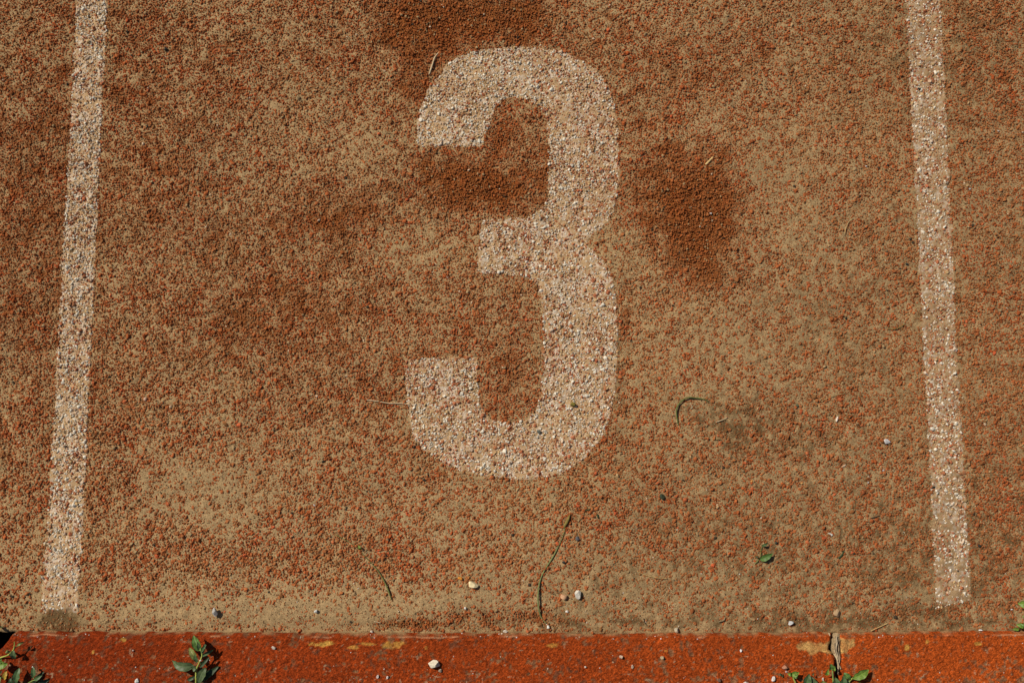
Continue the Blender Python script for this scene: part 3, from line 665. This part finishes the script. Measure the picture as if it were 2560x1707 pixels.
tw = thing('dry_twig', 1090, 150, 'bent straw twig at the upper left shoulder of the painted 3', 'twig')
tube('stalk', lie([(1073,187,.0014),(1081,163,.0014,.001),(1087,145,.0012,.001),(1095,133,.0010)]), PALE, tw)
tube('side_branch', lie([(1095,133,.0010),(1100,131,.0010),(1103,147,.0008)]), STR, tw)
tube('straw', lie([(1764,412,.0017),(1772,404,.0018),(1782,394,.0016)]), cmat((.60,.42,.18),.25,300), flat=.6)
props(bpy.data.objects['straw'], 'short thick golden straw on the orange patch right of the 3', 'straw')
S = lambda pts, lab, mat=STR: stem(pts, mat, lab, 'straw', 'straw', lift=.0008)
S([(2131,546,.0007),(2121,556,.0007),(2114,570,.0007),(2110,585,.0006)], 'thin curved straw between the orange patch and the right lane line')
S([(1621,680,.0006),(1622,692,.0006)], 'tiny upright straw right of the waist of the 3')
S([(1592,1427,.0006),(1615,1437,.0007),(1640,1443,.0007),(1668,1445,.0006)], 'pale arched straw right of the off-white pebble near the kerb')
S([(2176,1575,.0008),(2195,1566,.0008),(2218,1556,.0006)], 'golden straw just above the kerb, right of the joint')
S([(2046,1511,.0005),(2062,1494,.0005),(2080,1474,.0005)], 'hair thin slanting straw above the tan pebble')
S([(2052,1003,.0005),(2080,990,.0005),(2112,983,.0005)], 'hair thin arched straw above the cream husk')
S([(1789,1055,.0007),(1803,1050,.0008),(1818,1043,.0006)], 'short cream straw below the hooked green stem', PALE)
S([(1724,1008,.0008),(1730,1018,.0008),(1724,1022,.0006)], 'tiny forked straw inside the hooked stem', PALE)
S([(1784,1099,.0006),(1802,1098,.0006)], 'tiny olive straw on the dark dirt smudge', OLV)
S([(2546,1117,.0005),(2560,1110,.0005)], 'thin straw at the right edge, mid height')
S([(438,950,.0006),(462,952,.0006)], 'tiny straw in the middle left of the lane')
S([(417,928,.0006),(421,945,.0007),(419,960,.0006)], 'thin rusty thread left of the tiny straw', cmat((.30,.14,.05),.2,300))
S([(728,1125,.0009),(742,1122,.0008)], 'small cream straw below the middle of the lane', PALE)
S([(280,1488,.0006),(300,1497,.0006)], 'thin orange straw right of the lower left line', cmat((.50,.22,.09),.2,300))
S([(936,1552,.0009),(952,1556,.0008)], 'pale straw stub at the left end of the red streak above the kerb', PALE)
S([(2218,822,.0008),(2240,822,.0008),(2262,810,.0007)], 'brown bent straw at the left rim of the right lane line', OLV)
S([(1795,1553,.0010),(1808,1549,.0014),(1812,1542,.0012)], 'curved brown husk above the seam in the lower right', cmat((.26,.19,.10),.3,300))
S([(1322,1113,.0005),(1338,1112,.0006),(1350,1117,.0005)], 'tiny beige fibre on the bottom bend of the 3', PALE)
S([(1408,850,.0005),(1420,848,.0005)], 'tiny beige fibre on the stem of the 3 below its waist', PALE)
S([(2080,158,.0005),(2092,166,.0006)], 'tiny orange straw near the top right', cmat((.50,.25,.08),.2,300))
stem([(2358,466,.0006),(2368,461,.0007),(2374,452,.0006),(2377,440,.0005)], DKT, 'fine dark hooked root at the right rim of the right lane line', 'root', 'fine_root')
stem([(1453,1272,.0009),(1462,1276,.0009),(1474,1272,.0010,.001),(1482,1274,.0008)], DGR, 'dark green curly tendril above the slate grey pebble', 'tendril', 'curly_tendril')
stem([(1493,1285,.0012),(1495,1294,.0012)], DGR, 'short dark green stub right of the curly tendril', 'stub', 'plant_stub')
stem([(2095,1395,.0012),(2104,1385,.0014),(2109,1376,.0008)], DGR, 'short dark green blade right of the torn leaf sprig', 'grass blade', 'grass_blade', flat=.5)
stem([(2176,1294,.0008),(2186,1292,.0009),(2198,1288,.0006)], DKT, 'small dark twig left of the lower right lane line', 'twig', 'dry_twig')
stem([(1609,1547,.0007),(1612,1556,.0008),(1617,1562,.0006)], DKT, 'small dark wormlike root near the kerb', 'root', 'fine_root')
stem([(262,1505,.0006),(262,1520,.0007)], DKT, 'tiny dark splinter right of the foot of the left line', 'splinter', 'splinter')
sp_ = thing('leaf_sprig', 1905, 1390, 'torn green leaf sprig lying on the sand in the lower right', 'leaf sprig')
tube('stalk', lie([(1886,1409,.0009),(1895,1400,.0010),(1901,1388,.0008,.001),(1903,1370,.0007,.001),(1913,1360,.0007)]), GS, sp_)
leaf((1899,1399), (1932,1383), 15, .002, .005, 'fresh', sp_, arch=.003)
leaf((1904,1364), (1920,1356), 6, .002, .004, 'green', sp_)
leaf((1895,1392), (1887,1390), 5, .002, .003, 'dark', sp_)

# ------------------------------------------------------------------ kerb joint: packed sand, dry roots, the black gap
jf = tube('joint_fill', [(*P(2094,1584,.006)[:2], .003, .004),(*P(2092,1598,.010)[:2], .005, .0062),(*P(2092,1615,.010)[:2], .003, .0068),(*P(2094,1632,.010)[:2], .001, .0066),(*P(2097,1648,.01)[:2], 0., .0048),(*P(2097,1665,.01)[:2], .0, .0035),(*P(2095,1690,.01)[:2], .0, .003),(*P(2094,1760,.01)[:2], 0., .003)], cmat((.31,.22,.12),.5,600), kerb, sides=14, n=10)
for v in jf.data.vertices:
    q = v.co; dn = .0016*float(fbm(np.array(q.x+q.z), np.array(q.y), .006, 201)); v.co += Vector((dn, dn*.5, dn))
rt = thing('dry_root', 2095, 1640, 'tuft of dry grey-brown roots in the kerb joint', 'root')
rr = np.random.default_rng(8)
for k in range(8):
    a = rr.uniform(-9, 9); pts = []
    for i_, (yy, sp2) in enumerate(((1590,1.0),(1606,1.0),(1624,.95),(1642,.65),(1660,.4),(1684,.35))):
        if i_ < k % 3: continue
        x, y = G(2093+a*sp2*(1 if yy < 1650 else .6)+rr.uniform(-1.5, 1.5)+(3 if yy > 1635 else 0), yy+rr.uniform(-2, 2), KZ)
        pts.append((float(x), float(y), KZ+rr.uniform(-.001, .002), rr.uniform(.00035, .0008)))
    tube('root_fibre', pts, cmat(((.40,.31,.20),(.24,.18,.11),(.50,.38,.24))[k % 3], .3, 300), rt, sides=5, n=5)
tube('root_fibre', [(*P(2070,1580,.006)[:2], .010, .0009),(*P(2074,1588,.012)[:2], .0135, .0008)], PALE, rt, sides=5, n=4)
tube('root_fibre', [(*P(2085,1634,KZ)[:2], KZ+.0005, .0008),(*P(2092,1646,KZ)[:2], KZ+.001, .0008),(*P(2096,1658,KZ)[:2], KZ+.001, .0008),(*P(2102,1672,KZ)[:2], KZ+.001, .0007)], PALE, rt, sides=5, n=5)

# ------------------------------------------------------------------ weeds
def wtube(pts, mat, parent, name='stalk'):
    return tube(name, [(*P(a, b, z)[:2], z, r_) for a, b, z, r_ in pts], mat, parent)
SG = cmat((.20, .27, .07), .2, 300); SY = cmat((.34, .38, .08), .2, 300); SR = cmat((.28, .26, .09), .3, 300)
# upright weed on the kerb
wb = thing('weed', 492, 1707, 'upright dark green weed with a pointed top leaf, on the kerb left of centre', 'weed', 'weeds growing along the kerb', z=KZ)
wtube([(486,1760,.004,.0013),(490,1707,.014,.0013),(491,1675,.020,.0013),(498,1656,.024,.0010),(505,1638,.026,.0009),(501,1622,.028,.0007)], SY, wb)
leaf((500,1626), (483,1587), 20, .027, .024, 'fresh', wb, arch=.001, fold=.5, seed=1)
leaf((485,1664), (430,1649), 21, .022, .014, 'grey', wb, arch=.006, fold=.25, bend=-.10, seed=2, belly=.32)
leaf((491,1650), (473,1618), 15, .024, .017, 'olive', wb, arch=.005, fold=.4, bend=.1, seed=3, belly=.35)
leaf((492,1665), (482,1672), 12, .021, .018, 'grey', wb, seed=4)
leaf((496,1712), (514,1667), 20, .016, .022, 'grey', wb, arch=.002, fold=.25, bend=-.05, seed=5, belly=.6)
leaf((499,1668), (524,1641), 8, .022, .024, 'dark', wb, arch=.001, seed=6)
leaf((504,1634), (513,1608), 9, .027, .026, 'dark', wb, arch=.001, seed=7)
leaf((504,1640), (534,1623), 7, .026, .018, 'green', wb, arch=.002, seed=8)
leaf((502,1630), (516,1610), 6, .028, .031, 'green', wb, arch=.001, seed=9)
leaf((493,1655), (486,1634), 9, .023, .026, 'green', wb, arch=.001, seed=21)
leaf((500,1660), (516,1650), 8, .020, .022, 'fresh', wb, arch=.001, seed=22)
leaf((501,1628), (494,1604), 8, .026, .028, 'dark', wb, arch=.001, seed=23)
leaf((488,1690), (468,1700), 9, .016, .014, 'dark', wb, arch=.002, seed=24)
leaf((496,1702), (548,1664), 17, .012, .013, 'dark', wb, arch=.002, seed=10)
stone(511,1644,4,4,0,(.8,.8,.76),'tiny white crumb caught on a leaf of the upright weed','crumb',name='white_crumb',hz=4).location.z = .027
# weed in the open corner, bottom left
wa = thing('weed', 5, 1700, 'spreading weed with one yellow leaf at the bottom left corner', 'weed', 'weeds growing along the kerb', z=KZ)
wtube([(-20,1660,.004,.0012),(0,1644,.014,.0011),(19,1637,.020,.0010),(33,1624,.024,.0009),(36,1612,.026,.0007),(36,1603,.027,.0005)], SY, wa)
wtube([(33,1624,.024,.0008),(42,1614,.024,.0007),(58,1606,.022,.0006)], SR, wa)
leaf((33,1623), (37,1645), 15, .024, .019, 'grey', wa, arch=.002, belly=.5)
leaf((42,1614), (60,1603), 6, .025, .022, 'olive', wa)
leaf((26,1630), (18,1624), 8, .022, .020, 'olive', wa)
leaf((-8,1662), (19,1659), 20, .022, .024, 'bright', wa, arch=.002, belly=.45)
leaf((-2,1664), (4,1646), 12, .022, .020, 'fresh', wa)
leaf((11,1699), (17,1674), 11, .018, .020, 'yellow', wa, arch=.002, belly=.5)
leaf((39,1708), (49,1668), 17, .018, .020, 'green', wa, arch=.003, belly=.5)
leaf((36,1712), (26,1690), 12, .014, .016, 'dark', wa)
leaf((-6,1712), (4,1686), 14, .016, .018, 'fresh', wa)
leaf((-10,1690), (6,1676), 10, .016, .018, 'dark', wa)
leaf((81,1694), (83,1665), 12, .018, .020, 'green', wa, arch=.002, bend=.12, belly=.5)
wtube([(60,1720,.008,.0009),(72,1706,.014,.0008),(88,1698,.018,.0007),(104,1690,.020,.0005)], SG, wa)
wtube([(88,1698,.018,.0006),(82,1690,.018,.0005),(80,1684,.019,.0004)], SG, wa)
leaf((86,1699), (106,1687), 10, .018, .020, 'green', wa, arch=.002)
leaf((80,1708), (112,1676), 10, .012, .014, 'dark', wa, arch=.002)
leaf((92,1712), (125,1697), 12, .012, .012, 'dark', wa, arch=.002)
leaf((14,1720), (26,1702), 12, .016, .018, 'green', wa)
leaf((62,1722), (84,1704), 10, .016, .018, 'green', wa)
stone(90,1664,5,5,0,(.8,.8,.78),'tiny white crumb on a leaf tip of the bottom left weed','crumb',name='white_crumb',hz=4).location.z = .019
# leafy weed at the kerb joint
wc = thing('weed', 2080, 1707, 'low leafy weed with bright green leaves growing from the kerb joint', 'weed', 'weeds growing along the kerb', z=KZ)
wtube([(2095,1740,.004,.0012),(2084,1707,.016,.0011),(2082,1682,.021,.0009),(2079,1668,.022,.0007)], SG, wc)
wtube([(2095,1740,.004,.0012),(2040,1725,.010,.0012),(1996,1712,.014,.0012),(1986,1700,.017,.0011),(1979,1685,.019,.0009)], SY, wc)
wtube([(2095,1740,.004,.0012),(2112,1716,.012,.0012),(2126,1699,.016,.0011),(2138,1690,.018,.0009)], SY, wc)
leaf((2079,1674), (2077,1658), 13, .021, .024, 'fresh', wc, arch=.001)
leaf((2081,1675), (2087,1664), 6, .021, .023, 'bright', wc)
leaf((2063,1686), (2071,1671), 8, .018, .020, 'bright', wc)
leaf((1978,1685), (1998,1680), 13, .019, .021, 'bright', wc, arch=.002)
leaf((1980,1684), (1969,1683), 9, .019, .018, 'bright', wc)
leaf((1982,1688), (1996,1689), 9, .018, .019, 'fresh', wc)
leaf((2008,1722), (2023,1683), 19, .014, .019, 'green', wc, arch=.003, belly=.55)
leaf((2030,1684), (2035,1680), 4, .016, .018, 'grey', wc)
leaf((2038,1724), (2027,1690), 18, .013, .017, 'grey', wc, arch=.003, belly=.5)
leaf((2062,1730), (2056,1700), 22, .014, .017, 'olive', wc, arch=.002, belly=.6)
leaf((2092,1728), (2088,1692), 18, .014, .018, 'green', wc, arch=.002, belly=.6)
leaf((2104,1726), (2110,1686), 16, .014, .019, 'green', wc, arch=.002, belly=.5)
leaf((2098,1724), (2124,1700), 16, .013, .016, 'grey', wc, arch=.002, belly=.6)
leaf((2130,1696), (2172,1673), 20, .018, .020, 'bright', wc, arch=.003, fold=.3, belly=.5)
leaf((2128,1698), (2109,1681), 13, .017, .018, 'fresh', wc, arch=.002, belly=.6)
leaf((2128,1712), (2152,1704), 8, .014, .014, 'fresh', wc)
leaf((1958,1686), (1946,1683), 5, .010, .008, 'dark', wc)
leaf((1953,1688), (1959,1684), 5, .010, .012, 'dark', wc)
# small weed at the right edge, in front of the kerb
wd_ = thing('weed', 2562, 1570, 'small light green weed cut by the right edge just above the kerb', 'weed', 'weeds growing along the kerb')
wtube([(2572,1576,0,.001),(2566,1556,.012,.0009),(2562,1530,.016,.0008),(2564,1516,.018,.0007)], SG, wd_)
leaf((2572,1510), (2544,1508), 17, .018, .016, 'bright', wd_, arch=.003, belly=.5)
leaf((2566,1532), (2580,1520), 12, .016, .016, 'bright', wd_)
leaf((2568,1546), (2554,1538), 12, .012, .012, 'olive', wd_)
leaf((2562,1564), (2540,1560), 12, .010, .009, 'bright', wd_, arch=.002)
leaf((2548,1571), (2530,1572), 8, .006, .006, 'bright', wd_, arch=.001)
leaf((2560,1568), (2550,1558), 8, .010, .012, 'fresh', wd_)
leaf((2566,1568), (2580,1556), 12, .010, .012, 'fresh', wd_)
# shoot tip at the left edge
we = thing('weed', 0, 1565, 'tiny green shoot at the left edge just above the kerb seam', 'weed', 'weeds growing along the kerb')
leaf((-6,1566), (7,1566), 7, .004, .006, 'fresh', we)
leaf((-8,1562), (1,1558), 5, .004, .006, 'green', we)
